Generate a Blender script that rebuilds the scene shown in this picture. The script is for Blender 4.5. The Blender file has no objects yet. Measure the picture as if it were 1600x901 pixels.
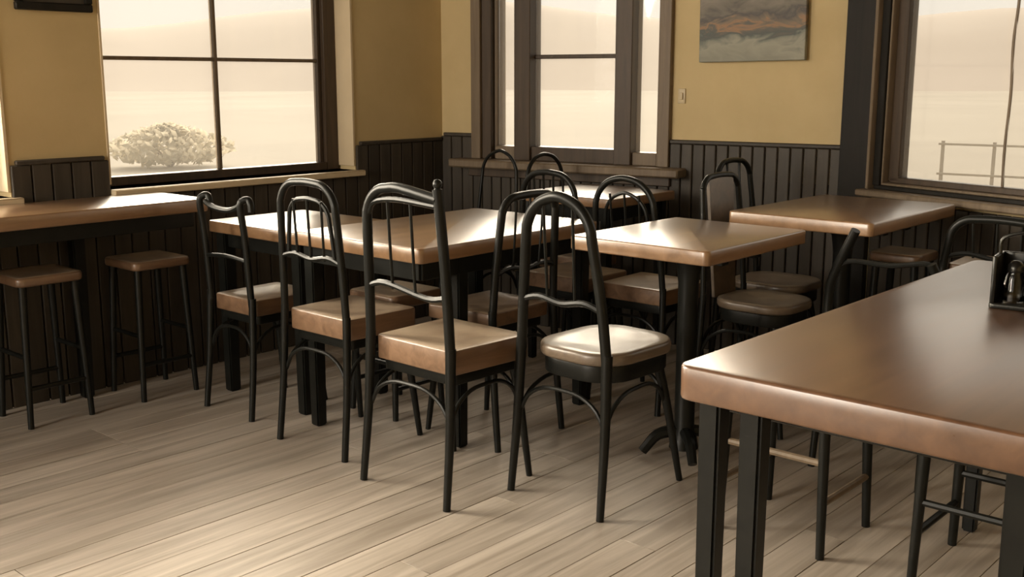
import bpy, bmesh, math, random
from mathutils import Vector, Matrix

random.seed(7)
scene = bpy.context.scene
COL = scene.collection

# ------------------------------------------------------------------ camera
F_PX, EYE = 1690.0, 1.25
PITCH, YAW = math.radians(10.967), math.radians(41.63)
cam_data = bpy.data.cameras.new('camera')
cam_data.sensor_width = 36.0
cam_data.lens = F_PX / 1600.0 * 36.0
cam_data.clip_start = 0.02
cam_data.clip_end = 3000
cam = bpy.data.objects.new('camera', cam_data)
COL.objects.link(cam)
_fh = Vector((-math.sin(YAW), math.cos(YAW), 0))
_r = Vector((math.cos(YAW), math.sin(YAW), 0))
_f = (_fh * math.cos(PITCH) + Vector((0, 0, -math.sin(PITCH)))).normalized()
_u = _r.cross(_f)
cam.matrix_world = Matrix(((_r.x, _u.x, -_f.x, 0), (_r.y, _u.y, -_f.y, 0), (_r.z, _u.z, -_f.z, EYE), (0, 0, 0, 1)))
scene.camera = cam

# ------------------------------------------------------------------ world, light, exposure
world = bpy.data.worlds.new('overcast_sky')
scene.world = world
world.use_nodes = True
wn = world.node_tree.nodes
wl = world.node_tree.links
wn['Background'].inputs['Color'].default_value = (1.0, 0.93, 0.84, 1)
wn['Background'].inputs['Strength'].default_value = 0.92

sun_d = bpy.data.lights.new('hazy_sun', 'SUN')
sun_d.energy = 7.5
sun_d.angle = math.radians(45)
sun_d.color = (1.0, 0.89, 0.74)
sun = bpy.data.objects.new('hazy_sun', sun_d)
COL.objects.link(sun)
# a low hazy sun beyond the far left corner of the room
sun.rotation_euler = Vector((0.72, -0.66, -0.46)).to_track_quat('-Z', 'Y').to_euler()

def daylight(name, loc, direction, sx, sy, watts):
    d = bpy.data.lights.new(name, 'AREA')
    d.shape = 'RECTANGLE'
    d.size, d.size_y = sx, sy
    d.energy = watts
    d.color = (1.0, 0.90, 0.76)
    o = bpy.data.objects.new(name, d)
    COL.objects.link(o)
    o.location = loc
    o.rotation_euler = Vector(direction).to_track_quat('-Z', 'Z').to_euler()
    return o
# daylight entering through the windows of the left wall that lie outside the frame, and through the rear wall's windows
daylight('daylight_left_window', (-4.5, 0.72, 1.63), (1, 0.25, -0.22), 1.9, 1.5, 300)
daylight('daylight_left_window', (-4.5, -1.57, 1.63), (1, 0.3, -0.15), 1.5, 1.5, 90)
daylight('daylight_rear_window', (-3.15, -3.3, 1.75), (0.05, 1, -0.12), 1.4, 1.6, 170)
daylight('daylight_rear_window', (-1.15, -3.3, 1.75), (-0.05, 1, -0.12), 1.4, 1.6, 10)

vs = scene.view_settings
vs.view_transform = 'Standard'
vs.look = 'None'
vs.gamma = 1.0
vs.use_curve_mapping = False
vs.exposure = 0.1

# ------------------------------------------------------------------ materials
def new_mat(name):
    m = bpy.data.materials.new(name)
    m.use_nodes = True
    return m, m.node_tree.nodes, m.node_tree.links, m.node_tree.nodes['Principled BSDF']

def ramp(nodes, stops):
    r = nodes.new('ShaderNodeValToRGB')
    el = r.color_ramp.elements
    while len(el) < len(stops):
        el.new(0.5)
    for e, (p, c) in zip(el, stops):
        e.position = p
        e.color = (*c, 1)
    return r

def wood(name, dark, light, rough=0.35, scale=(18, 1.2, 18), spec=0.5, rnd=0.0, bump=0.15, coat=0.0, contrast=(0.3, 0.72), lit_top=None):  # worn: paler colour painted on upward faces to make them look lit
    """grain running along local Y"""
    m, n, l, b = new_mat(name)
    tc = n.new('ShaderNodeTexCoord')
    mp = n.new('ShaderNodeMapping')
    mp.inputs['Scale'].default_value = scale
    oi = n.new('ShaderNodeObjectInfo')
    add = n.new('ShaderNodeVectorMath'); add.operation = 'ADD'
    mul = n.new('ShaderNodeMath'); mul.operation = 'MULTIPLY'; mul.inputs[1].default_value = 37.0
    l.new(oi.outputs['Random'], mul.inputs[0])
    l.new(tc.outputs['Object'], mp.inputs['Vector'])
    l.new(mp.outputs['Vector'], add.inputs[0]); l.new(mul.outputs[0], add.inputs[1])
    no = n.new('ShaderNodeTexNoise'); no.inputs['Scale'].default_value = 1.0
    no.inputs['Detail'].default_value = 7; no.inputs['Roughness'].default_value = 0.62
    no.inputs['Distortion'].default_value = 0.6
    l.new(add.outputs[0], no.inputs['Vector'])
    rp = ramp(n, [(contrast[0], dark), (contrast[1], light)])
    l.new(no.outputs['Fac'], rp.inputs['Fac'])
    out = rp.outputs['Color']
    if rnd:
        hs = n.new('ShaderNodeHueSaturation')
        mr = n.new('ShaderNodeMapRange')
        mr.inputs['To Min'].default_value = 1 - rnd; mr.inputs['To Max'].default_value = 1 + rnd
        l.new(oi.outputs['Random'], mr.inputs['Value'])
        l.new(mr.outputs['Result'], hs.inputs['Value'])
        l.new(out, hs.inputs['Color'])
        out = hs.outputs['Color']
    if lit_top:
        # upward faces coloured paler in place of window sheen, broken up by noise
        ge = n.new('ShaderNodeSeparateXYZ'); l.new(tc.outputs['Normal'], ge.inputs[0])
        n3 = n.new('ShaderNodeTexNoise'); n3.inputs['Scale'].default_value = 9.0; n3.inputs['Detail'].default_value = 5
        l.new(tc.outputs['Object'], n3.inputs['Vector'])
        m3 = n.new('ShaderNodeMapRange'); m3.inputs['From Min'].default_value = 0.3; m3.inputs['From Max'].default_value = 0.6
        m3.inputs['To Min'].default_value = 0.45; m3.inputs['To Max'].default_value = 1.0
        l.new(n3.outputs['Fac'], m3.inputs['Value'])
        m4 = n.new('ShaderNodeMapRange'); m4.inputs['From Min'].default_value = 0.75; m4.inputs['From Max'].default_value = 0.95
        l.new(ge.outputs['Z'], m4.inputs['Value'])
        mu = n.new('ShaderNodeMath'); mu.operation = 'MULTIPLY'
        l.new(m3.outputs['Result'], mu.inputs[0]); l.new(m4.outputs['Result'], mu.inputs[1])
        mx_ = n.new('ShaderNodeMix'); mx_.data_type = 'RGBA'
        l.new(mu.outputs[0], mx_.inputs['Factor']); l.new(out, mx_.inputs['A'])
        mx_.inputs['B'].default_value = (*lit_top, 1)
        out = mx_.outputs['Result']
    l.new(out, b.inputs['Base Color'])
    mr2 = n.new('ShaderNodeMapRange')
    mr2.inputs['To Min'].default_value = rough - 0.06; mr2.inputs['To Max'].default_value = rough + 0.1
    l.new(no.outputs['Fac'], mr2.inputs['Value']); l.new(mr2.outputs['Result'], b.inputs['Roughness'])
    bp = n.new('ShaderNodeBump'); bp.inputs['Strength'].default_value = bump; bp.inputs['Distance'].default_value = 0.002
    l.new(no.outputs['Fac'], bp.inputs['Height']); l.new(bp.outputs['Normal'], b.inputs['Normal'])
    b.inputs['Specular IOR Level'].default_value = spec
    b.inputs['Coat Weight'].default_value = coat
    b.inputs['Coat Roughness'].default_value = 0.28
    b.inputs['Coat IOR'].default_value = 1.6
    return m

def paint(name, c1, c2, rough=0.6, scale=6.0, bump=0.1, spec=0.4, fine=90.0):
    m, n, l, b = new_mat(name)
    tc = n.new('ShaderNodeTexCoord')
    no = n.new('ShaderNodeTexNoise'); no.inputs['Scale'].default_value = scale
    no.inputs['Detail'].default_value = 6; no.inputs['Roughness'].default_value = 0.6
    l.new(tc.outputs['Object'], no.inputs['Vector'])
    rp = ramp(n, [(0.32, c1), (0.7, c2)])
    l.new(no.outputs['Fac'], rp.inputs['Fac']); l.new(rp.outputs['Color'], b.inputs['Base Color'])
    n2 = n.new('ShaderNodeTexNoise'); n2.inputs['Scale'].default_value = fine; n2.inputs['Detail'].default_value = 3
    l.new(tc.outputs['Object'], n2.inputs['Vector'])
    bp = n.new('ShaderNodeBump'); bp.inputs['Strength'].default_value = bump; bp.inputs['Distance'].default_value = 0.002
    l.new(n2.outputs['Fac'], bp.inputs['Height']); l.new(bp.outputs['Normal'], b.inputs['Normal'])
    b.inputs['Roughness'].default_value = rough
    b.inputs['Specular IOR Level'].default_value = spec
    return m

M = {}
M['wall'] = paint('ochre_plaster', (0.54, 0.42, 0.22), (0.61, 0.48, 0.26), 0.75, 3.0, 0.12)
M['unseen_ceiling'] = paint('unseen_dark_ceiling', (0.07, 0.05, 0.035), (0.10, 0.075, 0.05), 0.7, 2.0)  # ceiling out of view, its colour made dark to cut bounced light
M['reveal'] = paint('cream_reveal', (0.62, 0.5, 0.33), (0.68, 0.56, 0.38), 0.6, 4.0)
M['wainscot'] = wood('dark_wainscot', (0.036, 0.029, 0.021), (0.066, 0.054, 0.041), 0.5, (26, 26, 2.0), 0.35, rnd=0.16)
M['trim_dark'] = wood('dark_brown_trim', (0.045, 0.03, 0.019), (0.085, 0.058, 0.037), 0.45, (30, 30, 2.0), 0.4)
M['trim_black'] = wood('black_brown_trim', (0.009, 0.0078, 0.006), (0.018, 0.0155, 0.012), 0.5, (30, 30, 2.0), 0.2)
M['trim_brown'] = wood('weathered_brown_trim', (0.13, 0.095, 0.06), (0.22, 0.165, 0.11), 0.5, (30, 30, 2.0), 0.4)
M['black'] = paint('black_chair_paint', (0.006, 0.0065, 0.0055), (0.011, 0.0115, 0.0098), 0.36, 14.0, 0.06, 0.25)
M['seat'] = wood('worn_seat_wood_lit_top', (0.12, 0.065, 0.034), (0.26, 0.155, 0.09), 0.40, (26, 2.4, 26), 0.55, rnd=0.12, coat=0.5, lit_top=(0.52, 0.41, 0.295))  # paler top colour imitates sheen on the sitting face
M['seat_dark'] = wood('dark_seat_wood_lit_top', (0.085, 0.06, 0.04), (0.17, 0.125, 0.085), 0.40, (26, 2.4, 26), 0.55, rnd=0.12, coat=0.6, lit_top=(0.27, 0.22, 0.165))
M['table'] = wood('varnished_table_wood', (0.18, 0.098, 0.046), (0.32, 0.185, 0.095), 0.3, (22, 1.6, 22), 0.6, rnd=0.05, coat=1.0)
M['table_red'] = wood('red_brown_table_wood', (0.10, 0.046, 0.022), (0.175, 0.086, 0.042), 0.29, (22, 1.5, 22), 0.5, coat=1.0)
M['plank'] = wood('worn_floor_plank', (0.34, 0.29, 0.235), (0.54, 0.475, 0.405), 0.42, (24, 1.3, 24), 0.42, rnd=0.09, bump=0.35, contrast=(0.36, 0.66))
M['subfloor'] = paint('dark_subfloor', (0.03, 0.024, 0.018), (0.05, 0.04, 0.03), 0.9)
M['switch'] = paint('ivory_plastic', (0.55, 0.45, 0.28), (0.6, 0.5, 0.32), 0.4)
M['steel'] = paint('dark_steel', (0.03, 0.03, 0.028), (0.05, 0.05, 0.045), 0.25)
M['steel'].node_tree.nodes['Principled BSDF'].inputs['Metallic'].default_value = 0.7
M['fence'] = paint('grey_fence_wood', (0.34, 0.3, 0.24), (0.42, 0.37, 0.3), 0.8)
M['grass'] = paint('pale_dry_field', (0.27, 0.24, 0.195), (0.33, 0.295, 0.24), 0.95, 0.08, 0.0)
M['hill'] = paint('pale_hazed_hill', (0.34, 0.29, 0.245), (0.40, 0.345, 0.295), 0.95, 0.012, 0.0)  # distance haze put into the colour as a paler tone
M['leaf'] = paint('dusty_olive_leaf', (0.46, 0.42, 0.32), (0.54, 0.49, 0.39), 0.9, 3.0)

_n, _l = M['leaf'].node_tree.nodes, M['leaf'].node_tree.links
_t = _n.new('ShaderNodeBsdfTranslucent'); _t.inputs['Color'].default_value = (0.62, 0.56, 0.44, 1)
_m = _n.new('ShaderNodeMixShader'); _m.inputs['Fac'].default_value = 0.55
_l.new(_n['Principled BSDF'].outputs[0], _m.inputs[1]); _l.new(_t.outputs[0], _m.inputs[2])
_l.new(_m.outputs[0], _n['Material Output'].inputs['Surface'])

# dusty window glass: mostly clear, a thin film that scatters the daylight, and a faint mirror
m, n, l, b = new_mat('dusty_glass')
n.remove(b)
tr = n.new('ShaderNodeBsdfTransparent'); tr.inputs['Color'].default_value = (0.97, 0.96, 0.93, 1)
tl = n.new('ShaderNodeBsdfTranslucent'); tl.inputs['Color'].default_value = (0.92, 0.88, 0.8, 1)
gl = n.new('ShaderNodeBsdfGlossy'); gl.inputs['Roughness'].default_value = 0.03
no = n.new('ShaderNodeTexNoise'); no.inputs['Scale'].default_value = 2.5; no.inputs['Detail'].default_value = 6
tc = n.new('ShaderNodeTexCoord'); l.new(tc.outputs['Object'], no.inputs['Vector'])
mr = n.new('ShaderNodeMapRange'); mr.inputs['To Min'].default_value = 0.03; mr.inputs['To Max'].default_value = 0.08
l.new(no.outputs['Fac'], mr.inputs['Value'])
mx = n.new('ShaderNodeMixShader'); l.new(mr.outputs['Result'], mx.inputs['Fac'])
l.new(tr.outputs[0], mx.inputs[1]); l.new(tl.outputs[0], mx.inputs[2])
fr = n.new('ShaderNodeFresnel'); fr.inputs['IOR'].default_value = 1.3
mx2 = n.new('ShaderNodeMixShader'); l.new(fr.outputs[0], mx2.inputs['Fac'])
l.new(mx.outputs[0], mx2.inputs[1]); l.new(gl.outputs[0], mx2.inputs[2])
l.new(mx2.outputs[0], n['Material Output'].inputs['Surface'])
M['glass'] = m

m, n, l, b = new_mat('clear_shaker_glass')
b.inputs['Transmission Weight'].default_value = 1.0
b.inputs['Roughness'].default_value = 0.03
b.inputs['IOR'].default_value = 1.45
M['shaker_glass'] = m

# canvas: hazy blue-grey seascape under clouds, with an orange streak
m, n, l, b = new_mat('painted_canvas')
tc = n.new('ShaderNodeTexCoord')
mp = n.new('ShaderNodeMapping'); mp.inputs['Scale'].default_value = (7, 7, 15)
l.new(tc.outputs['Object'], mp.inputs['Vector'])
no = n.new('ShaderNodeTexNoise'); no.inputs['Scale'].default_value = 1.0; no.inputs['Detail'].default_value = 7
no.inputs['Distortion'].default_value = 1.2
l.new(mp.outputs['Vector'], no.inputs['Vector'])
sx = n.new('ShaderNodeSeparateXYZ'); l.new(tc.outputs['Object'], sx.inputs[0])
ma = n.new('ShaderNodeMath'); ma.operation = 'MULTIPLY_ADD'
ma.inputs[1].default_value = 0.22; l.new(no.outputs['Fac'], ma.inputs[0])
l.new(sx.outputs['Z'], ma.inputs[2])
mrr = n.new('ShaderNodeMapRange')
mrr.inputs['From Min'].default_value = 0.11; mrr.inputs['From Max'].default_value = 0.61
l.new(ma.outputs[0], mrr.inputs['Value'])
rp = ramp(n, [(0.0, (0.25, 0.25, 0.2)), (0.13, (0.33, 0.32, 0.25)), (0.18, (0.22, 0.23, 0.19)), (0.23, (0.085, 0.10, 0.09)),
              (0.28, (0.13, 0.12, 0.10)), (0.31, (0.33, 0.19, 0.10)), (0.34, (0.20, 0.155, 0.11)), (0.40, (0.085, 0.08, 0.075)),
              (0.47, (0.17, 0.15, 0.12)), (0.62, (0.27, 0.24, 0.2)), (0.9, (0.12, 0.12, 0.115))])
l.new(mrr.outputs['Result'], rp.inputs['Fac']); l.new(rp.outputs['Color'], b.inputs['Base Color'])
b.inputs['Roughness'].default_value = 0.6
bp = n.new('ShaderNodeBump'); bp.inputs['Strength'].default_value = 0.3; bp.inputs['Distance'].default_value = 0.003
l.new(no.outputs['Fac'], bp.inputs['Height']); l.new(bp.outputs['Normal'], b.inputs['Normal'])
M['canvas'] = m

# ------------------------------------------------------------------ mesh helpers
def obj(name, mesh, mat, parent=None):
    o = bpy.data.objects.new(name, mesh)
    if mat is not None and not mesh.materials:
        mesh.materials.append(M[mat] if isinstance(mat, str) else mat)
    COL.objects.link(o)
    o.parent = parent
    return o

def empty(name, loc=(0, 0, 0), rz=0.0):
    o = bpy.data.objects.new(name, None)
    COL.objects.link(o)
    o.location = loc
    o.rotation_euler = (0, 0, rz)
    o.empty_display_size = 0.1
    return o

def tag(o, label, cat, group=None):
    o['label'] = label
    o['category'] = cat
    if group:
        o['group'] = group
    return o

def structure(o):
    o['kind'] = 'structure'
    return o

def finish(bm, smooth=True, angle=40):
    me = bpy.data.meshes.new('mesh')
    bmesh.ops.recalc_face_normals(bm, faces=bm.faces)
    if smooth:
        for f in bm.faces:
            f.smooth = True
        for e in bm.edges:
            if len(e.link_faces) == 2 and e.calc_face_angle(0) > math.radians(angle):
                e.smooth = False
    bm.to_mesh(me)
    bm.free()
    return me

def add_box(bm, x0, x1, y0, y1, z0, z1):
    vs_ = [bm.verts.new((x, y, z)) for x in (x0, x1) for y in (y0, y1) for z in (z0, z1)]
    for q in ((0, 1, 3, 2), (4, 6, 7, 5), (0, 4, 5, 1), (2, 3, 7, 6), (0, 2, 6, 4), (1, 5, 7, 3)):
        bm.faces.new([vs_[i] for i in q])

def box(x0, x1, y0, y1, z0, z1, bev=0.0, seg=2):
    bm = bmesh.new()
    add_box(bm, x0, x1, y0, y1, z0, z1)
    if bev:
        bmesh.ops.bevel(bm, geom=list(bm.edges), offset=bev, segments=seg, affect='EDGES', profile=0.5)
    return finish(bm)

def boxes(lst):
    bm = bmesh.new()
    for b_ in lst:
        add_box(bm, *b_)
    return finish(bm, False)

def catmull(pts, n=6):
    P = [Vector(p) for p in pts]
    if len(P) < 3:
        return P
    out = []
    for i in range(len(P) - 1):
        p0 = P[i - 1] if i > 0 else P[0] * 2 - P[1]
        p1, p2 = P[i], P[i + 1]
        p3 = P[i + 2] if i + 2 < len(P) else P[-1] * 2 - P[-2]
        for k in range(n):
            t = k / n
            out.append(0.5 * ((2 * p1) + (-p0 + p2) * t + (2 * p0 - 5 * p1 + 4 * p2 - p3) * t * t + (-p0 + 3 * p1 - 3 * p2 + p3) * t ** 3))
    out.append(P[-1])
    return out

def add_tube(bm, pts, rad, sides=10):
    P = [Vector(p) for p in pts]
    R = rad if isinstance(rad, (list, tuple)) else [rad] * len(P)
    if len(R) != len(P):
        R = [R[0] + (R[-1] - R[0]) * i / (len(P) - 1) for i in range(len(P))]
    T = []
    for i in range(len(P)):
        a = P[max(i - 1, 0)]; c = P[min(i + 1, len(P) - 1)]
        T.append((c - a).normalized())
    nrm = T[0].orthogonal().normalized()
    rings = []
    for i, p in enumerate(P):
        t = T[i]
        nrm = (nrm - t * nrm.dot(t)).normalized()
        bi = t.cross(nrm)
        rings.append([bm.verts.new(p + (nrm * math.cos(2 * math.pi * k / sides) + bi * math.sin(2 * math.pi * k / sides)) * R[i]) for k in range(sides)])
    for a, c in zip(rings, rings[1:]):
        for k in range(sides):
            bm.faces.new((a[k], a[(k + 1) % sides], c[(k + 1) % sides], c[k]))
    bm.faces.new(rings[0][::-1]); bm.faces.new(rings[-1])

def tube(pts, rad, sides=10, smooth_pts=0):
    bm = bmesh.new()
    p = catmull(pts, smooth_pts) if smooth_pts else pts
    add_tube(bm, p, rad, sides)
    return finish(bm)

def lathe(prof, sides=20):
    bm = bmesh.new()
    rings = [[bm.verts.new((r * math.cos(2 * math.pi * k / sides), r * math.sin(2 * math.pi * k / sides), z)) for k in range(sides)] for r, z in prof]
    for a, c in zip(rings, rings[1:]):
        for k in range(sides):
            bm.faces.new((a[k], a[(k + 1) % sides], c[(k + 1) % sides], c[k]))
    bm.faces.new(rings[0][::-1]); bm.faces.new(rings[-1])
    return finish(bm)

def square_leg(x0, y0, z0, x1, y1, z1, h0, h1, bev=0.004):
    """tapered square leg between two points, half widths h0 (bottom) and h1 (top)"""
    bm = bmesh.new()
    lo = [bm.verts.new((x0 + sx_ * h0, y0 + sy_ * h0, z0)) for sx_, sy_ in ((-1, -1), (1, -1), (1, 1), (-1, 1))]
    hi = [bm.verts.new((x1 + sx_ * h1, y1 + sy_ * h1, z1)) for sx_, sy_ in ((-1, -1), (1, -1), (1, 1), (-1, 1))]
    bm.faces.new(lo[::-1]); bm.faces.new(hi)
    for k in range(4):
        bm.faces.new((lo[k], lo[(k + 1) % 4], hi[(k + 1) % 4], hi[k]))
    if bev:
        bmesh.ops.bevel(bm, geom=list(bm.edges), offset=bev, segments=2, affect='EDGES')
    return finish(bm)

def rounded_slab(x0, x1, y0, y1, z0, z1, rc, re, dish=0.0, cs=6, flare=0.0):
    """slab with rounded plan corners and softened edges; optional dished top; flare widens the far (+y) side"""
    cx, cy = (x0 + x1) / 2, (y0 + y1) / 2
    def loop(inset):
        pts = []
        for qx, qy, a0 in ((x1, y1, 0), (x0, y1, 90), (x0, y0, 180), (x1, y0, 270)):
            r = max(rc - inset, 0.002)
            ccx = qx - math.copysign(inset + r, qx - cx)
            ccy = qy - math.copysign(inset + r, qy - cy)
            for k in range(cs + 1):
                a = math.radians(a0 + 90 * k / cs)
                px, py = ccx + r * math.cos(a), ccy + r * math.sin(a)
                px = cx + (px - cx) * (1 + flare * (py - cy) / (y1 - y0))
                pts.append((px, py))
        return pts
    bm = bmesh.new()
    prof = [(re, z0), (re * 0.3, z0 + re * 0.3), (0, z0 + re), (0, z1 - re), (re * 0.3, z1 - re * 0.3), (re, z1)]
    w = min(x1 - x0, y1 - y0) / 2
    if dish:
        prof += [(w * 0.3, z1 - dish * 0.35), (w * 0.6, z1 - dish * 0.85), (w * 0.8, z1 - dish)]
    rings = [[bm.verts.new((px, py, z)) for px, py in loop(i)] for i, z in prof]
    nn = len(rings[0])
    for a, c in zip(rings, rings[1:]):
        for k in range(nn):
            bm.faces.new((a[k], a[(k + 1) % nn], c[(k + 1) % nn], c[k]))
    bm.faces.new(rings[0][::-1]); bm.faces.new(rings[-1])
    return finish(bm, True, 50)

# ------------------------------------------------------------------ room shell
WX = -4.12                      # inner face of the left wall
CORNER = (-4.12, 4.08)
A_BACK, A_RIGHT = math.radians(9), math.radians(-19)
K_END = 2.18
P0 = (CORNER[0] + K_END * math.cos(A_BACK), CORNER[1] + K_END * math.sin(A_BACK))
TH = 0.24
ZC = 2.85
XR, YR = 2.4, -3.0
L_RIGHT = (XR - P0[0]) / math.cos(A_RIGHT)

def wall_mesh(length, opens, z1=ZC, start=0.0, t=TH):
    """wall in local coordinates: x along, inner face at y=0, thickness towards +y"""
    lst = []
    x = start
    for (a, b_, lo, hi) in sorted(opens):
        lst.append((x, a, 0, t, 0, z1))
        lst.append((a, b_, 0, t, 0, lo))
        if hi < z1:
            lst.append((a, b_, 0, t, hi, z1))
        x = b_
    lst.append((x, length, 0, t, 0, z1))
    return boxes(lst)

def place(o, p, ang):
    o.location = (p[0], p[1], 0)
    o.rotation_euler = (0, 0, ang)
    return o

# left wall: local x runs along +Y, y points outwards (-X)
LW0 = YR
def LY(y):
    return y - LW0
left_opens = [(LY(-2.4), LY(-0.75), 0.81, 2.45), (LY(-0.35), LY(1.79), 0.81, 2.45), (LY(2.185), LY(3.476), 0.81, 2.45)]
wall_left = structure(place(obj('wall_left', wall_mesh(LY(CORNER[1]) + 0.05, left_opens), 'wall'), (WX, LW0), math.pi / 2))
back_open = (0.245, 1.285, 0.845, 2.45)
wall_back = structure(place(obj('wall_back', wall_mesh(K_END - 0.035, [back_open]), 'wall'), CORNER, A_BACK))
right_open = (-0.045, 1.95, 0.80, 2.45)
wall_right = structure(place(obj('wall_right', wall_mesh(L_RIGHT + 0.1, [right_open], start=-0.05), 'wall'), P0, A_RIGHT))
PE = (P0[0] + L_RIGHT * math.cos(A_RIGHT), P0[1] + L_RIGHT * math.sin(A_RIGHT))
wall_side = structure(place(obj('wall_side', wall_mesh(PE[1] - YR + 0.3, []), 'wall'), (XR, PE[1]+0.2), -math.pi / 2))
rear_opens = [(XR + 0.4, XR + 1.9, 0.9, 2.6), (XR + 2.4, XR + 3.9, 0.9, 2.6)]
wall_rear = structure(place(obj('wall_rear', wall_mesh(XR - WX + 0.3, rear_opens, start=-0.2), 'wall'), (XR, YR), math.pi))
unseen_ceiling = structure(obj('unseen_ceiling', box(WX - 0.3, XR + 0.3, YR - 0.3, 5.0, ZC, ZC + 0.15), 'unseen_ceiling'))

# floor of long worn planks laid along the left wall's direction
floor = structure(obj('floor', box(WX - 0.02, XR + 0.2, YR - 0.2, 4.75, -0.10, -0.022), 'subfloor'))
floor['label'] = 'worn pale wooden plank floor'
PW = 0.118
xs = WX
plank_cache = {}
while xs < 1.2:
    y = YR + 0.0
    first = True
    while y < 4.6:
        ln = random.choice([2.4, 2.8, 3.2]) if not first else random.choice([0.9, 1.6, 2.2, 2.9])
        first = False
        ln = round(min(ln, 4.7 - y), 2)
        if ln < 0.05:
            break
        key = ln
        if key not in plank_cache:
            plank_cache[key] = box(0.0, PW - 0.0018, 0.0, ln - 0.002, -0.022, 0.0, 0.0008, 1)
        # keep planks inside the room outline
        o = obj('plank', plank_cache[key], 'plank', floor)
        o.location = (xs, y, random.uniform(-0.0008, 0.0))
        y += ln
    xs += PW
obj('plank_field', box(xs, XR, YR, 4.0, -0.022, 0.0), 'plank', floor)

# ---- wainscot boards (tongue and groove) on the three visible walls
def board_mesh(w, z1, z0=0.0):
    return box(0.002, w - 0.002, -0.016, 0.0, z0, z1, 0.004, 1)

def wainscot(wall, a, b_, w, z1, skip=()):
    cache = {}
    x = a
    while x < b_ - 0.01:
        ww = min(w, b_ - x)
        top = z1
        for (s0, s1, zz) in skip:
            if x + ww > s0 + 0.005 and x < s1 - 0.005:
                top = min(top, zz)
        k = (round(ww, 4), top)
        if k not in cache:
            cache[k] = board_mesh(ww, top)
        o = obj('board', cache[k], 'wainscot', wall)
        o.location = (x, 0, 0)
        x += ww

for (s0, s1, zz) in ((1.45, 1.79, 0.80), (1.79, 2.185, 0.93), (2.185, 3.476, 0.78), (3.476, 4.07, 0.93)):
    wainscot(wall_left, LY(s0), LY(s1), (s1 - s0) / max(1, round((s1 - s0) / 0.075)), zz)
obj('wainscot_panel', boxes([(0, LY(1.45), -0.016, 0, 0, 0.80)]), 'wainscot', wall_left)
for (s0, s1, zz) in ((0.0, 0.205, 0.955), (0.205, 1.318, 0.80), (1.318, K_END, 0.955)):
    wainscot(wall_back, s0, s1, (s1 - s0) / round((s1 - s0) / 0.0586), zz)
obj('backing_strip', boxes([(0, K_END, -0.004, 0, 0, 0.80)]), 'trim_black', wall_back)
wainscot(wall_right, 0.10, 2.3, 0.0600, 0.955, [(0.0, 2.1, 0.755)])
obj('wainscot_panel', boxes([(2.3, L_RIGHT, -0.016, 0, 0, 0.955)]), 'wainscot', wall_right)
# cap rails
for nm, w_, segs, z in (('trim_1', wall_left, [(LY(1.81), LY(2.165)), (LY(3.50), LY(4.06))], 0.93),
                        ('trim_2', wall_back, [(0.02, 0.204), (1.319, K_END - 0.03)], 0.955)):
    for (s0, s1) in segs:
        obj('cap_rail', box(s0, s1, -0.022, 0.0, z, z + 0.018, 0.004, 1), 'wainscot', w_)

# corner post between back and right walls
cp = structure(obj('trim_1', box(-0.06, 0.085, -0.05, 0.05, 0.0, ZC, 0.004, 1), 'trim_black'))
place(cp, P0, (A_BACK + A_RIGHT) / 2)

# ------------------------------------------------------------------ windows
def win(name, wall_p, ang, label):
    e = empty(name, (wall_p[0], wall_p[1], 0), ang)
    structure(e)
    e['label'] = label
    return e

def bar(parent, name, x0, x1, y0, y1, z0, z1, mat, bev=0.003):
    return obj(name, box(x0, x1, y0, y1, z0, z1, bev, 1), mat, parent)

# left wall windows: recessed, cream reveals, thin cross of glazing bars
def left_window(name, ya, yb, label, cross=True):
    w = win(name, (WX, LW0), math.pi / 2, label)
    a, b_ = LY(ya), LY(yb)
    zb, zt = 0.81, 2.45
    rec = 0.14
    # cream lining of the recess
    bar(w, 'reveal', b_ - 0.012, b_ - 0.0005, -0.004, rec, zb + 0.02, zt, 'reveal', 0.001)
    bar(w, 'reveal', a + 0.0005, a + 0.010, -0.004, rec, zb + 0.02, zt, 'reveal', 0.001)
    bar(w, 'sill', a - 0.0, b_ + 0.03, -0.045, rec, zb - 0.028, zb + 0.0, 'reveal', 0.004)
    # sash frame
    fy0, fy1 = rec - 0.03, rec + 0.035
    bar(w, 'frame_stile', b_ - 0.085, b_ - 0.012, fy0, fy1, zb, zt, 'trim_dark')
    bar(w, 'frame_stile', b_ - 0.105, b_ - 0.085, fy0 + 0.025, fy1, zb, zt, 'trim_dark')
    bar(w, 'frame_stile', a + 0.010, a + 0.022, fy0 + 0.02, fy1, zb, zt, 'trim_brown')
    bar(w, 'frame_rail', a + 0.012, b_ - 0.085, fy0, fy1, zb, zb + 0.038, 'trim_dark')
    bar(w, 'frame_rail', a + 0.012, b_ - 0.085, fy0, fy1, zt - 0.05, zt, 'trim_dark')
    x0, x1 = a + 0.022, b_ - 0.105
    xm = a + 0.622 if cross else (x0 + x1) / 2
    zm = 1.335
    bar(w, 'glazing_bar', xm - 0.008, xm + 0.008, rec, rec + 0.03, zb + 0.038, zt - 0.05, 'trim_brown')
    bar(w, 'glazing_bar', x0, x1, rec + 0.002, rec + 0.028, zm - 0.008, zm + 0.008, 'trim_brown')
    for (p0, p1) in ((x0, xm - 0.008), (xm + 0.008, x1)):
        for (q0, q1) in ((zb + 0.038, zm - 0.008), (zm + 0.008, zt - 0.05)):
            bar(w, 'pane', p0, p1, rec + 0.014, rec + 0.017, q0, q1, 'glass', 0)
    return w

left_window('window_1', 2.185, 3.476, 'large four-pane window with cream reveal in the left wall')
left_window('window_2', -0.35, 1.79, 'window at the left edge of the photo, only its frame and sill corner showing')
left_window('window_3', -2.4, -0.75, 'left wall window nearest the rear wall')

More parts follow.
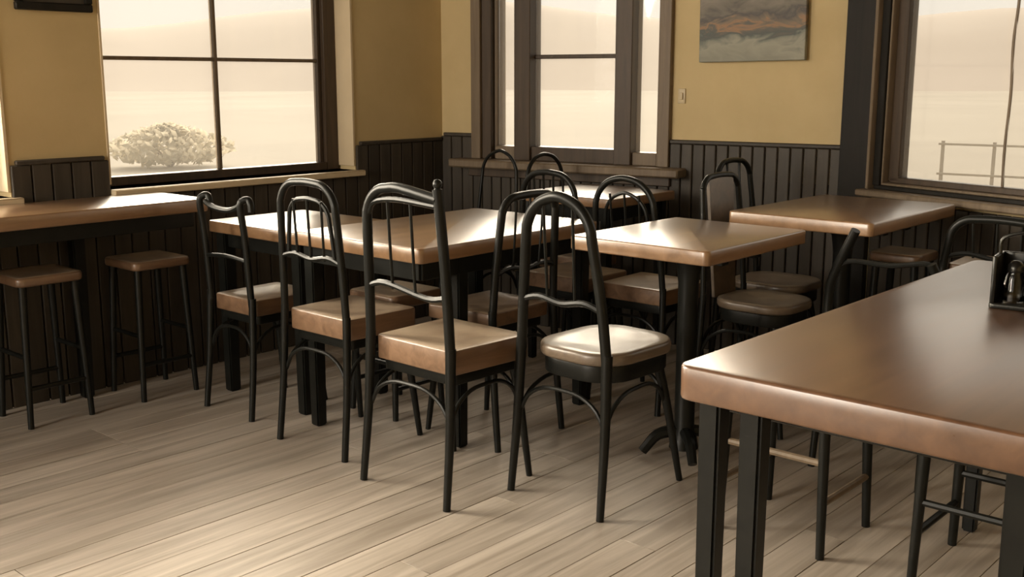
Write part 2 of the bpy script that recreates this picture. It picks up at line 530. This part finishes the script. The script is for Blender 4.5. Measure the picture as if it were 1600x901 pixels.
# back wall window: centre sash between two narrow side lights
w = win('window_4', CORNER, A_BACK, 'brown framed window with centre sash and two narrow side lights')
zt = 2.45
bar(w, 'casing', 0.205, 0.262, -0.030, 0.02, 0.845, zt + 0.08, 'trim_brown')
bar(w, 'casing', 1.262, 1.318, -0.030, 0.02, 0.845, zt + 0.08, 'trim_brown')
bar(w, 'jamb', 0.262, 0.318, -0.012, 0.10, 0.845, zt, 'trim_dark')
bar(w, 'jamb', 0.318, 0.336, 0.02, 0.10, 0.845, zt, 'trim_brown')
bar(w, 'jamb', 1.245, 1.264, -0.005, 0.10, 0.845, zt, 'trim_brown')
bar(w, 'mullion', 0.462, 0.555, -0.02, 0.09, 0.845, zt, 'trim_dark')
bar(w, 'mullion', 1.028, 1.117, -0.02, 0.09, 0.845, zt, 'trim_dark')
bar(w, 'bottom_rail', 0.336, 0.462, 0.0, 0.09, 0.845, 0.912, 'trim_brown')
bar(w, 'bottom_rail', 0.555, 1.028, -0.004, 0.09, 0.845, 0.915, 'trim_dark')
bar(w, 'bottom_rail', 1.117, 1.245, 0.0, 0.09, 0.845, 0.905, 'trim_brown')
bar(w, 'head_rail', 0.262, 1.262, 0.0, 0.09, zt - 0.06, zt, 'trim_dark')
bar(w, 'glazing_bar', 0.555, 1.028, 0.03, 0.055, 1.347, 1.367, 'trim_dark')
for (p0, p1, q0, q1) in ((0.336, 0.462, 0.912, zt - 0.06), (0.555, 1.028, 0.915, 1.347), (0.555, 1.028, 1.367, zt - 0.06), (1.117, 1.245, 0.905, zt - 0.06)):
    bar(w, 'pane', p0, p1, 0.040, 0.043, q0, q1, 'glass', 0)
bar(w, 'sill', 0.115, 1.405, -0.115, 0.10, 0.802, 0.845, 'trim_brown', 0.008)
bar(w, 'sill_apron', 0.19, 1.33, -0.035, -0.002, 0.755, 0.802, 'trim_dark', 0.004)

# right wall window: stepped dark frame
w = win('window_5', P0, A_RIGHT, 'wide window with stepped dark frame at the right edge of the photo')
zt = 2.45
steps = [('casing', 0.088, 0.104, -0.045, 0.02, 'trim_brown', 0.80),
         ('jamb', 0.104, 0.142, -0.02, 0.06, 'trim_black', 0.815),
         ('stop_bead', 0.142, 0.152, -0.012, 0.06, 'trim_brown', 0.825),
         ('sash_stile', 0.152, 0.205, 0.02, 0.075, 'trim_dark', 0.835)]
for nm, x0, x1, y0, y1, mt, zlo in steps:
    bar(w, nm, x0, x1, y0, y1, zlo, zt, mt)
    bar(w, nm, 2.05 - x1, 2.05 - x0, y0, y1, zlo, zt, mt)
bar(w, 'frame_rail', 0.112, 1.938, -0.02, 0.06, 0.80, 0.818, 'trim_black')
bar(w, 'stop_bead', 0.142, 1.908, -0.012, 0.06, 0.818, 0.828, 'trim_brown')
bar(w, 'sash_rail', 0.158, 1.892, 0.02, 0.075, 0.828, 0.852, 'trim_dark')
bar(w, 'head_rail', 0.112, 1.938, -0.02, 0.075, zt - 0.06, zt, 'trim_dark')
bar(w, 'sill', 0.070, 1.98, -0.085, 0.02, 0.772, 0.80, 'trim_brown', 0.006)
gbar = obj('glazing_bar', tube([(0.672, 0.045, 0.852), (0.668, 0.045, 1.0), (0.674, 0.045, 1.2), (0.667, 0.045, 1.38), (0.676, 0.045, 1.55), (0.67, 0.045, 1.9), (0.672, 0.045, zt - 0.06)], 0.0055, 8, 5), 'trim_brown', w)
for (p0, p1) in ((0.205, 0.668), (0.676, 1.845)):
    bar(w, 'pane', p0, p1, 0.042, 0.045, 0.852, zt - 0.06, 'glass', 0)

# rear windows (behind the camera)
for i, (a, b_, lo, hi) in enumerate(rear_opens):
    w = win('window_%d' % (6 + i), (XR, YR), math.pi, 'tall window behind the camera')
    for q in ((a, a + 0.05, lo, hi), (b_ - 0.05, b_, lo, hi), (a, b_, lo, lo + 0.05), (a, b_, hi - 0.05, hi), ((a + b_) / 2 - 0.015, (a + b_) / 2 + 0.015, lo, hi)):
        bar(w, 'frame', q[0], q[1], 0.06, 0.12, q[2], q[3], 'trim_dark')

# ------------------------------------------------------------------ outside: pale field, hills, shrubs, fence
bm = bmesh.new()
NG = 48
for i in range(NG + 1):
    for j in range(NG + 1):
        x, y = -300 + 600 * i / NG, -300 + 600 * j / NG
        d = math.hypot(x, y)
        bm.verts.new((x, y, -0.45 + (0.25 * math.sin(x * 0.05) * math.cos(y * 0.06) if d > 25 else 0)))
bm.verts.ensure_lookup_table()
for i in range(NG):
    for j in range(NG):
        a = i * (NG + 1) + j
        bm.faces.new((bm.verts[a], bm.verts[a + 1], bm.verts[a + NG + 2], bm.verts[a + NG + 1]))
structure(obj('field', finish(bm), 'grass'))

def hill_ring(name, r0, base, amp, seed):
    rnd = random.Random(seed)
    ph = [rnd.uniform(0, 6.28) for _ in range(6)]
    bm = bmesh.new()
    N = 160
    rows = []
    for k in range(N):
        a = 2 * math.pi * k / N
        h = base + amp * (math.sin(3 * a + ph[0]) + 0.6 * math.sin(7 * a + ph[1]) + 0.35 * math.sin(13 * a + ph[2]) + 0.15 * math.sin(29 * a + ph[3])) / 2
        row = []
        for t in range(7):
            s = t / 6
            r = r0 + 130 * s
            row.append(bm.verts.new((r * math.cos(a), r * math.sin(a), -1 + h * math.sin(s * math.pi / 2) ** 1.3)))
        rows.append(row)
    for k in range(N):
        a, c = rows[k], rows[(k + 1) % N]
        for t in range(6):
            bm.faces.new((a[t], a[t + 1], c[t + 1], c[t]))
    return structure(obj(name, finish(bm), 'hill'))
hill_ring('hills', 150, 15, 7, 3)

def shrub(loc, r, h, label, seed):
    rnd = random.Random(seed)
    e = empty('shrub', loc)
    tag(e, label, 'shrub')
    bm = bmesh.new()
    for k in range(1300):
        a = rnd.uniform(0, 6.283); q = rnd.random() ** 0.5; zz = rnd.random()
        rr = r * q * math.sin(math.pi * (0.18 + 0.8 * zz)) 
        c = Vector((rr * math.cos(a), rr * math.sin(a), 0.15 * h + zz * h * 0.9))
        s = rnd.uniform(0.05, 0.1) * r
        d1 = Vector((rnd.uniform(-1, 1), rnd.uniform(-1, 1), rnd.uniform(-0.6, 1))).normalized()
        d2 = d1.orthogonal().normalized()
        v = [bm.verts.new(c + d1 * s), bm.verts.new(c + d2 * s * 0.45), bm.verts.new(c - d1 * s), bm.verts.new(c - d2 * s * 0.45)]
        bm.faces.new(v)
    f = obj('foliage', finish(bm, False), 'leaf', e)
    f['kind'] = 'stuff'
    bm = bmesh.new()
    for k in range(5):
        a = k * 1.257
        add_tube(bm, [(0, 0, 0), (0.2 * r * math.cos(a), 0.2 * r * math.sin(a), 0.4 * h), (0.5 * r * math.cos(a), 0.5 * r * math.sin(a), 0.75 * h)], [0.03, 0.02, 0.008], 6)
    obj('stem', finish(bm), 'fence', e)
shrub((-20.4, 12.2, -0.58), 1.35, 0.85, 'pale dusty shrub in the field outside the large left window', 1)

fe = empty('field_fence', (-5.16, 14.15, -0.45), math.radians(6))
tag(fe, 'low wooden rail fence in the pale field outside the right window', 'fence')
for k in range(8):
    obj('post', square_leg(k * 0.62, 0, -0.05, k * 0.62, 0, 0.92, 0.02, 0.018, 0), 'fence', fe)
for z in (0.88, 0.5):
    obj('rail', box(-0.05, 4.4, -0.036, -0.02, z - 0.014, z + 0.014, 0.003, 1), 'fence', fe)

# ------------------------------------------------------------------ things on the walls
pic = empty('canvas_picture', (CORNER[0] + 1.70 * math.cos(A_BACK), CORNER[1] + 1.70 * math.sin(A_BACK), 1.325), A_BACK)
tag(pic, 'unframed canvas painting of a grey-blue stormy landscape on the ochre wall', 'painting')
obj('canvas', box(-0.242, 0.242, -0.034, -0.004, 0, 0.50, 0.003, 1), 'canvas', pic)
for zz in (0.01, 0.46):
    obj('stretcher_bar', box(-0.23, 0.23, -0.004, -0.001, zz, zz + 0.03), 'trim_brown', pic)
pic.rotation_euler = (0, math.radians(-0.7), A_BACK)

sw = empty('light_switch', (CORNER[0] + 1.367 * math.cos(A_BACK), CORNER[1] + 1.367 * math.sin(A_BACK), 1.172), A_BACK)
tag(sw, 'small ivory light switch on the ochre wall beside the middle window', 'light switch')
pl_ = obj('plate', box(-0.018, 0.018, -0.007, -0.0005, -0.034, 0.034, 0.002, 2), 'switch', sw)
obj('rocker', box(-0.008, 0.008, -0.016, -0.006, -0.016, 0.016, 0.003, 2), 'switch', pl_)

fr = empty('picture_frame', (WX, 2.008, 1.502), math.pi / 2)
tag(fr, 'dark framed picture cut off by the top edge, left of the large window', 'picture')
for q in ((-0.15, 0.15, 0, 0.03), (-0.15, 0.15, 0.37, 0.40), (-0.15, -0.12, 0.03, 0.37), (0.12, 0.15, 0.03, 0.37)):
    obj('frame_bar', box(q[0], q[1], -0.025, -0.001, q[2], q[3], 0.004, 1), 'trim_black', fr)
obj('print', box(-0.121, 0.121, -0.012, -0.001, 0.029, 0.371), 'wainscot', fr)

# ------------------------------------------------------------------ tables
def table(name, x0, x1, y0, y1, z, label, mat='table', th=0.048, leg=0.028, inset=0.05, pedestal=False, rc=0.02, legs=None, apron=True, extra=()):
    cx, cy = (x0 + x1) / 2, (y0 + y1) / 2
    t = empty(name, (cx, cy, 0))
    tag(t, label, 'table')
    hx, hy = (x1 - x0) / 2, (y1 - y0) / 2
    obj('table_top', rounded_slab(-hx, hx, -hy, hy, z - th, z, rc, 0.005), mat, t)
    zu = z - th
    if apron:
        ax, ay = hx - inset, hy - inset
        for q in ((-ax, ax, -ay - 0.009, -ay + 0.009), (-ax, ax, ay - 0.009, ay + 0.009), (-ax - 0.009, -ax + 0.009, -ay, ay), (ax - 0.009, ax + 0.009, -ay, ay)):
            obj('apron', box(q[0], q[1], q[2], q[3], zu - 0.06, zu, 0.002, 1), 'black', t)
    if pedestal:
        obj('column', lathe([(0.05, 0.03), (0.045, 0.06), (0.034, 0.1), (0.034, zu - 0.12), (0.042, zu - 0.06), (0.06, zu - 0.02), (0.06, zu)], 18), 'black', t)
        for k in range(4):
            a = math.pi / 4 + k * math.pi / 2
            c, s = math.cos(a), math.sin(a)
            obj('foot', tube([(0.02 * c, 0.02 * s, 0.09), (0.09 * c, 0.09 * s, 0.075), (0.14 * c, 0.14 * s, 0.018)], [0.022, 0.02, 0.016], 8, 4), 'black', t)
        for s in (-1, 1):
            obj('cleat', box(-hx * 0.75, hx * 0.75, s * 0.1 - 0.02, s * 0.1 + 0.02, zu - 0.03, zu, 0.002, 1), 'black', t)
    else:
        pts = legs if legs else [(sx_ * (hx - inset), sy_ * (hy - inset)) for sx_ in (-1, 1) for sy_ in (-1, 1)]
        for (lx, ly) in pts:
            obj('leg', square_leg(lx, ly, 0, lx, ly, zu, leg * 0.82, leg, 0.005), 'black', t)
    for (bn, args) in extra:
        obj(bn, box(*args, 0.003, 1), 'black', t)
    return t

# large table in the right foreground
NX0, NX1, NY0, NY1 = -1.005, -0.31, 1.56, 3.06
ncx, ncy = (NX0 + NX1) / 2, (NY0 + NY1) / 2
table('dining_table', NX0, NX1, NY0, NY1, 0.76, 'large red-brown table filling the right foreground', 'table_red', th=0.062, leg=0.021, rc=0.03, apron=False,
      legs=[(-0.955 - ncx, 1.615 - ncy), (-0.868 - ncx, 1.605 - ncy), (-0.435 - ncx, 1.615 - ncy), (-0.36 - ncx, 1.63 - ncy),
            (-0.40 - ncx, 2.98 - ncy), (-0.94 - ncx, 3.0 - ncy)],
      extra=[('cross_bar', (-0.33, 0.33, -0.65, -0.62, 0.66, 0.698)), ('cross_bar', (-0.33, 0.33, 0.62, 0.65, 0.66, 0.698))])
table('dining_table', -3.11, -2.465, 2.335, 3.27, 0.72, 'long wooden table at the centre left behind the three nearest chairs', leg=0.026, inset=0.035, th=0.05, legs=[(-0.28, -0.42), (-0.28, 0.42), (0.275, 0.42), (0.272, -0.245)])
table('dining_table', -2.14, -1.625, 2.68, 3.30, 0.76, 'square pedestal table in the middle behind the round-seated chair', pedestal=True, apron=False, th=0.045)
table('dining_table', -3.74, -3.16, 2.385, 2.86, 0.70, 'pale-lit table between the wall counter and the centre-left table', th=0.045)
table('dining_table', -1.97, -1.435, 3.37, 4.12, 0.79, 'wooden table in the far right corner below the right window', th=0.045, pedestal=True, apron=False)
table('dining_table', -3.17, -2.66, 3.60, 4.10, 0.76, 'small table by the middle window, farthest from the camera', th=0.04, leg=0.02)
table('long_counter', -4.085, -3.70, 0.30, 2.375, 0.79, 'long narrow wooden counter below the windows along the left wall', th=0.05, leg=0.026, legs=[(-0.14, -0.9), (0.14, -0.9), (-0.15, 0.6525)])

# ------------------------------------------------------------------ chairs
def hoop_path(w, y0, z0, zt, lean, taper, rc):
    """rear frame from the left seat corner, over the top, to the right seat corner"""
    L = []
    hw = w / 2
    tw = hw - taper
    zc = zt - rc
    L += [(-hw, y0, z0), (-hw + taper * 0.4, y0 - lean * 0.3, z0 + (zc - z0) * 0.5), (-tw, y0 - lean * 0.8, zc)]
    for k in range(1, 5):
        a = math.pi - math.pi / 2 * k / 5
        L.append((-tw + rc + rc * math.cos(a), y0 - lean * (0.8 + 0.2 * k / 5), zc + rc * math.sin(a)))
    if tw - rc > 0.03:
        L.append((-tw + rc, y0 - lean, zt))
    L.append((0, y0 - lean * 1.02, zt + 0.003))
    R = [(-x, y, z) for x, y, z in reversed(L[:-1])]
    return L + R

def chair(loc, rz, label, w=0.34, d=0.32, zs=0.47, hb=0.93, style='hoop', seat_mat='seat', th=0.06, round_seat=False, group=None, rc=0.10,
          lean=0.06, spindles=3, rad=0.0135, inner=True, braces=True, taper=0.02, rail_z=0.14):
    c = empty('cafe_chair', (loc[0], loc[1], 0), rz)
    tag(c, label, 'chair', group)
    y0 = -d / 2 - 0.012
    if round_seat:
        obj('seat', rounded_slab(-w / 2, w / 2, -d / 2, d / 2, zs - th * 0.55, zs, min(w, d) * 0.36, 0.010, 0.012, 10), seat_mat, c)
        obj('seat_apron', rounded_slab(-w / 2 + 0.012, w / 2 - 0.012, -d / 2 + 0.012, d / 2 - 0.012, zs - th - 0.02, zs - th * 0.55, min(w, d) * 0.34, 0.004, 0, 10), 'black', c)
    else:
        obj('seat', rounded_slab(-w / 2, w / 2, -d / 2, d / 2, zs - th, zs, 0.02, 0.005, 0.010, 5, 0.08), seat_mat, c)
        obj('seat_apron', rounded_slab(-w / 2 + 0.02, w / 2 - 0.02, -d / 2 + 0.018, d / 2 - 0.018, zs - th - 0.035, zs - th, 0.02, 0.003), 'black', c)
    zu = zs - th - 0.01
    hw = w / 2
    # legs: rear pair continues the back frame; front pair is turned slightly outwards
    for s in (-1, 1):
        obj('leg', tube([(s * (hw + 0.012), y0 - 0.035, 0), (s * (hw + 0.006), y0 - 0.012, zs * 0.5), (s * hw, y0, zs + 0.012)], [0.0115, rad * 1.05, rad * 1.05], 10, 4), 'black', c)
        ri = 0.03 if round_seat else 0.0
        obj('leg', tube([(s * (hw - 0.004 - ri * 0.3), d / 2 + 0.012 - ri * 0.3, 0), (s * (hw - 0.02 - ri * 0.7), d / 2 - 0.018 - ri * 0.7, zs * 0.55), (s * (hw - 0.032 - ri), d / 2 - 0.035 - ri, zu)], [0.010, 0.0135, 0.017], 10, 4), 'black', c)
    if braces:
        # bentwood arches below the seat, one per side
        zb = zs - th - 0.05
        def arch(p, q):
            p, q = Vector(p), Vector(q)
            m_ = (p + q) / 2
            return [p, p * 0.90 + q * 0.10 + Vector((0, 0, 0.055)), p * 0.72 + q * 0.28 + Vector((0, 0, 0.088)), m_ + Vector((0, 0, 0.094)), p * 0.28 + q * 0.72 + Vector((0, 0, 0.088)), p * 0.1 + q * 0.9 + Vector((0, 0, 0.055)), q]
        zl = zb - 0.095
        yf, yr = d / 2 - 0.02 - (0.022 if round_seat else 0), y0 - 0.004
        xf, xr = hw - 0.024 - (0.022 if round_seat else 0), hw
        for p, q in (((-xr, yr, zl), (xr, yr, zl)), ((-xf, yf, zl), (xf, yf, zl)), ((-xr, yr, zl), (-xf, yf, zl)), ((xr, yr, zl), (xf, yf, zl))):
            obj('brace', tube(arch(p, q), 0.0065, 8, 3), 'black', c)
    if style in ('hoop', 'splat'):
        path = catmull(hoop_path(w, y0, zs - 0.02, hb, lean, taper, rc), 3)
        obj('back_hoop', tube(path, rad, 10), 'black', c)
        zr = zs + rail_z
        f = (zr - zs) / (hb - zs)
        yr_ = y0 - lean * f
        if style == 'splat':
            n_ = 6
            bm = bmesh.new()
            for k in range(n_):
                za, zb_ = zs + 0.0 + (hb - zs) * k / n_, zs + (hb - zs) * (k + 1) / n_
                pass
            p0 = Vector((0.0, y0, zs - 0.01)); p1 = Vector((0.0, y0 - lean, hb - 0.004))
            vs_ = []
            for (xx, t, dy) in ((-0.075, 0, 0), (0.075, 0, 0), (0.085, 1, 0), (-0.085, 1, 0)):
                q = p0.lerp(p1, t)
                vs_.append((q.x + xx, q.y))
                vs_[-1] = Vector((q.x + xx, q.y, q.z))
            fr_ = [bm.verts.new(v + Vector((0, 0.006, 0))) for v in vs_]
            bk_ = [bm.verts.new(v - Vector((0, 0.006, 0))) for v in vs_]
            bm.faces.new(fr_); bm.faces.new(bk_[::-1])
            for k in range(4):
                bm.faces.new((fr_[k], bk_[k], bk_[(k + 1) % 4], fr_[(k + 1) % 4]))
            obj('splat', finish(bm, False), 'seat_dark', c)
        else:
            zi = hb - 0.055
            if inner:
                ip = catmull(hoop_path(w - 0.085, y0 + 0.0, zr, zi, lean * 0.85, taper * 0.8, rc * 0.8), 3)
                ip = [Vector((p.x, y0 - lean * (p.z - zs) / (hb - zs) + 0.004, p.z)) for p in ip]
                obj('inner_hoop', tube(ip, rad * 0.58, 8), 'black', c)
            hw2 = hw - taper * 0.3
            obj('back_rail', tube([(-hw2, yr_, zr - 0.004), (-hw2 * 0.55, yr_, zr + 0.012), (0, yr_, zr + 0.0), (hw2 * 0.55, yr_, zr + 0.012), (hw2, yr_, zr - 0.004)], rad * 0.62, 8, 4), 'black', c)
            for k in range(spindles):
                x = (k - (spindles - 1) / 2) * (w - 0.12) / max(spindles, 1)
                zt_ = (zi if inner else hb) - 0.002
                obj('spindle', tube([(x, yr_, zr), (x * 1.05, y0 - lean * (zt_ - zs) / (hb - zs), zt_)], 0.0045, 6), 'black', c)
    elif style == 'knob':
        # one bent post sweeping into the top rail, the other straight with a ball finial
        hp = hoop_path(w, y0, zs - 0.02, hb - 0.01, lean, taper, rc)
        half = [p for p in hp if p[0] < 0.04]
        half.append((w / 2 - taper - 0.0, y0 - lean * 0.98, hb - 0.03))
        obj('back_hoop', tube(catmull(half, 3), rad, 10), 'black', c)
        tp = (w / 2 - taper, y0 - lean, hb)
        bp_ = obj('back_post', tube([(w / 2, y0, zs - 0.02), (w / 2 - taper * 0.4, y0 - lean * 0.4, zs + (hb - zs) * 0.5), tp], rad, 10, 4), 'black', c)
        k_ = obj('finial', lathe([(0.006, -0.006), (0.011, 0.0), (0.009, 0.004), (0.0135, 0.011), (0.0135, 0.019), (0.009, 0.026), (0.002, 0.029)], 14), 'black', bp_)
        k_.location = tp
        zr = zs + 0.16
        obj('back_rail', tube([(-w / 2 + 0.006, y0 - lean * 0.35, zr), (-w / 4, y0 - lean * 0.35, zr + 0.015), (w / 4, y0 - lean * 0.35, zr - 0.01), (w / 2 - 0.006, y0 - lean * 0.35, zr)], rad * 0.62, 8, 4), 'black', c)
        obj('inner_hoop', tube([(-w / 2 + 0.03, y0 - lean * 0.9, hb - 0.09), (-w / 2 + 0.06, y0 - lean * 0.93, hb - 0.055), (-0.02, y0 - lean * 0.95, hb - 0.042), (w / 2 - 0.03, y0 - lean * 0.95, hb - 0.05)], rad * 0.55, 8, 4), 'black', c)
        for x in (-0.06, 0.04):
            obj('spindle', tube([(x, y0 - lean * 0.35, zr), (x, y0 - lean * 0.95, hb - 0.042)], 0.0045, 6), 'black', c)
    elif style == 'curl':
        # short posts whose tops roll over into curls, joined by a sagging rail
        for s in (-1, 1):
            px = s * (hw - 0.005)
            obj('back_post', tube([(px, y0, zs - 0.02), (px, y0 - lean * 0.5, zs + (hb - zs) * 0.6), (px, y0 - lean, hb - 0.02), (px + 0.008, y0 - lean + 0.008, hb + 0.004),
                                   (px + 0.022, y0 - lean + 0.02, hb + 0.008), (px + 0.036, y0 - lean + 0.02, hb - 0.008), (px + 0.040, y0 - lean + 0.02, hb - 0.035)], rad * 0.95, 10, 5), 'black', c)
        obj('top_rail', tube([(-hw + 0.03, y0 - lean + 0.01, hb - 0.015), (-hw * 0.3, y0 - lean, hb - 0.03), (hw * 0.45, y0 - lean, hb - 0.035), (hw, y0 - lean + 0.004, hb - 0.01)], rad * 0.8, 8, 4), 'black', c)
        obj('back_rail', tube([(-hw, y0 - lean * 0.4, zs + 0.15), (0, y0 - lean * 0.45, zs + 0.16), (hw, y0 - lean * 0.4, zs + 0.15)], rad * 0.6, 8, 4), 'black', c)
    elif style == 'wave':
        # raked posts joined by an S-shaped rail
        for s in (-1, 1):
            px = s * hw
            obj('back_post', tube([(px, y0, zs - 0.02), (px, y0 + 0.0, zs + 0.1), (px + 0.02, y0 - lean * 0.4, zs + (hb - zs) * 0.55), (px + (0.09 if s < 0 else 0.0), y0 - lean, hb if s < 0 else zs + 0.24)], rad * 1.1, 10, 5), 'black', c)
        zr = zs + 0.215
        yy = y0 - lean * 0.5
        obj('wavy_rail', tube([(-hw + 0.01, yy, zr - 0.045), (-hw + 0.05, yy, zr - 0.005), (-hw * 0.45, yy, zr + 0.006), (hw * 0.15, yy, zr + 0.004), (hw * 0.5, yy, zr + 0.012), (hw * 0.85, yy, zr + 0.022), (hw + 0.01, yy, zr + 0.010)], rad * 0.6, 8, 5), 'black', c)
    return c

def stool(loc, label, w=0.28, d=0.28, zs=0.47, th=0.04, mat='seat', splay=0.02, group=None, stretch=(0.5, 0.28), rz=0.0, leg_r=0.013, name='stool', legmat='black', strmat='black'):
    c = empty(name, (loc[0], loc[1], 0), rz)
    tag(c, label, 'stool', group)
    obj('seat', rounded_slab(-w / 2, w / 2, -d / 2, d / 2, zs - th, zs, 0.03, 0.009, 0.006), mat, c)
    ix, iy = w / 2 - 0.028, d / 2 - 0.028
    zu = zs - th
    for sx_ in (-1, 1):
        for sy_ in (-1, 1):
            obj('leg', tube([(sx_ * (ix + splay), sy_ * (iy + splay), 0), (sx_ * ix, sy_ * iy, zu)], [leg_r * 0.85, leg_r * 1.15], 10), legmat, c)
    for q, zf in enumerate(stretch):
        t = zf
        ax, ay = ix + splay * (1 - t), iy + splay * (1 - t)
        z = zu * t
        if q == 0:
            prs = (((-ax, -ay, z), (ax, -ay, z)), ((-ax, ay, z), (ax, ay, z)))
        else:
            prs = (((-ax, -ay, z), (-ax, ay, z)), ((ax, -ay, z), (ax, ay, z)))
        for p, r_ in prs:
            obj('stretcher', tube([p, r_], leg_r * 0.7, 8), strmat, c)
    return c

# the three nearest chairs, backs to the camera
chair((-2.325, 2.33), math.radians(-1), 'nearest chair at centre, worn brown seat and a ball-topped back post', w=0.355, d=0.325, hb=0.945, style='knob', th=0.075, lean=0.025, rad=0.0155)
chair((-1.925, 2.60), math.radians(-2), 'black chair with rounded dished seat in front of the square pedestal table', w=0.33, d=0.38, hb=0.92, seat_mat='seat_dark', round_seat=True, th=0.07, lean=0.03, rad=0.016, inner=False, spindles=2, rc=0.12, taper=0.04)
chair((-2.865, 2.385), math.radians(0), 'hoop-backed chair left of the nearest chair, pale block seat', w=0.33, d=0.30, hb=0.915, th=0.072, lean=0.02, rad=0.013, rc=0.09, spindles=3, rail_z=0.19)
# chair with curled back beside the pale table
chair((-3.43, 2.435), 0.0, 'chair with low curled back rail in front of the wall counter', w=0.27, d=0.30, zs=0.445, hb=0.815, style='curl', th=0.06, lean=0.03)
# tucked below the centre-left table
stool((-3.01, 2.72), 'backless stool tucked under the centre-left table behind the hoop-backed chair', w=0.26, d=0.26, zs=0.47, th=0.05)
chair((-2.57, 2.77), math.pi / 2, 'hoop-backed chair pushed in on the right side of the centre-left table', w=0.32, d=0.30, hb=0.865, lean=0.03, th=0.05, rad=0.014, rc=0.07, inner=False)
# further back
chair((-2.74, 3.48), 0.0, 'small hoop-backed chair just in front of the farthest table', w=0.31, d=0.30, hb=0.885, lean=0.02, spindles=4, inner=False, rc=0.10, rad=0.012)
chair((-2.36, 3.49), 0.0, 'hoop-backed chair right of the farthest table, behind the pedestal table', w=0.31, d=0.30, hb=0.885, lean=0.05, rc=0.12, rad=0.012)
chair((-3.05, 3.86), -math.pi / 2, 'thin hoop-backed chair at the left side of the farthest table', w=0.29, d=0.28, hb=0.905, lean=0.03, rc=0.11, rad=0.009, inner=False, spindles=0)
chair((-3.50, 3.67), math.pi, 'thin hoop-backed chair near the room corner, its hoop before the sill', w=0.26, d=0.28, hb=0.91, lean=0.03, rc=0.11, rad=0.008, inner=False, spindles=0)
# around the right corner table
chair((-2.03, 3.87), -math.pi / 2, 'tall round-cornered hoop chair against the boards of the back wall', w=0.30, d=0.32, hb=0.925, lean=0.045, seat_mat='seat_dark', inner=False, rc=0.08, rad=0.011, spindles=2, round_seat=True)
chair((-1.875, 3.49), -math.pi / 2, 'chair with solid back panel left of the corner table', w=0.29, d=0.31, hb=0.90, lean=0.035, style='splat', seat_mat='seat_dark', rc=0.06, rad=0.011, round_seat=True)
chair((-1.335, 3.39), 0.0, 'chair with raked post and wavy back rail behind the foreground table', w=0.33, d=0.32, hb=0.79, lean=0.03, style='wave', seat_mat='seat_dark', th=0.045)
stool((-1.56, 3.96), 'small pale stool under the far right corner table', w=0.20, d=0.20, zs=0.62, th=0.035, mat='seat')
c_ = chair((-1.13, 3.79), 0.0, 'low-backed high chair under the right window behind the table caddy', w=0.34, d=0.26, zs=0.64, hb=0.80, lean=0.02, seat_mat='seat', inner=False, rc=0.08, spindles=3, th=0.045, rail_z=0.03)
# stools at the left counter
stool((-3.925, 2.22), 'dim square stool under the wall counter, farther from the left edge', w=0.25, d=0.25, zs=0.555, th=0.035)
stool((-3.925, 1.77), 'dim square stool under the wall counter at the left edge of the photo', w=0.25, d=0.25, zs=0.555, th=0.035)
# stools below the foreground table
stool((-1.325, 2.69), 'stool with brown stretchers beside the foreground table, seat hidden by it', w=0.34, d=0.32, zs=0.46, strmat='trim_brown', splay=0.012, stretch=(0.62, 0.36), leg_r=0.014)
stool((-0.78, 2.73), 'stool pushed fully under the foreground table', w=0.36, d=0.32, zs=0.46, splay=0.01, stretch=(0.5, 0.3), leg_r=0.014)

# ------------------------------------------------------------------ caddy on the foreground table
cd = empty('table_caddy', (-0.69, 2.47, 0.76), math.radians(8))
tag(cd, 'dark metal caddy holding a glass shaker at the right edge of the foreground table', 'caddy')
obj('base_plate', rounded_slab(-0.075, 0.075, -0.05, 0.05, 0.0, 0.012, 0.012, 0.003), 'steel', cd)
for sx_ in (-1, 1):
    obj('side_plate', box(sx_ * 0.068 - 0.005, sx_ * 0.068 + 0.005, -0.048, 0.048, 0.010, 0.115, 0.003, 2), 'steel', cd)
obj('back_plate', box(-0.07, 0.07, 0.040, 0.047, 0.010, 0.115, 0.003, 2), 'steel', cd)
obj('handle', tube([(-0.066, 0, 0.11), (-0.06, 0, 0.15), (0, 0, 0.165), (0.06, 0, 0.15), (0.066, 0, 0.11)], 0.004, 8, 5), 'steel', cd)
for i, x in enumerate((-0.03, 0.03)):
    sh = empty('glass_shaker', (0, 0, 0))
    sh.location = cd.matrix_basis @ Vector((x, -0.012, 0.012)) if False else Vector((-0.69, 2.47, 0.772)) + Matrix.Rotation(math.radians(8), 3, 'Z') @ Vector((x, -0.012, 0.0005))
    tag(sh, ('left' if i == 0 else 'right') + ' glass shaker standing in the dark table caddy', 'shaker')
    obj('jar', lathe([(0.018, 0.0), (0.022, 0.004), (0.022, 0.05), (0.016, 0.062), (0.016, 0.066)], 18), 'shaker_glass', sh)
    obj('cap', lathe([(0.017, 0.0665), (0.018, 0.07), (0.017, 0.082), (0.009, 0.09), (0.002, 0.092)], 18), 'steel', sh)
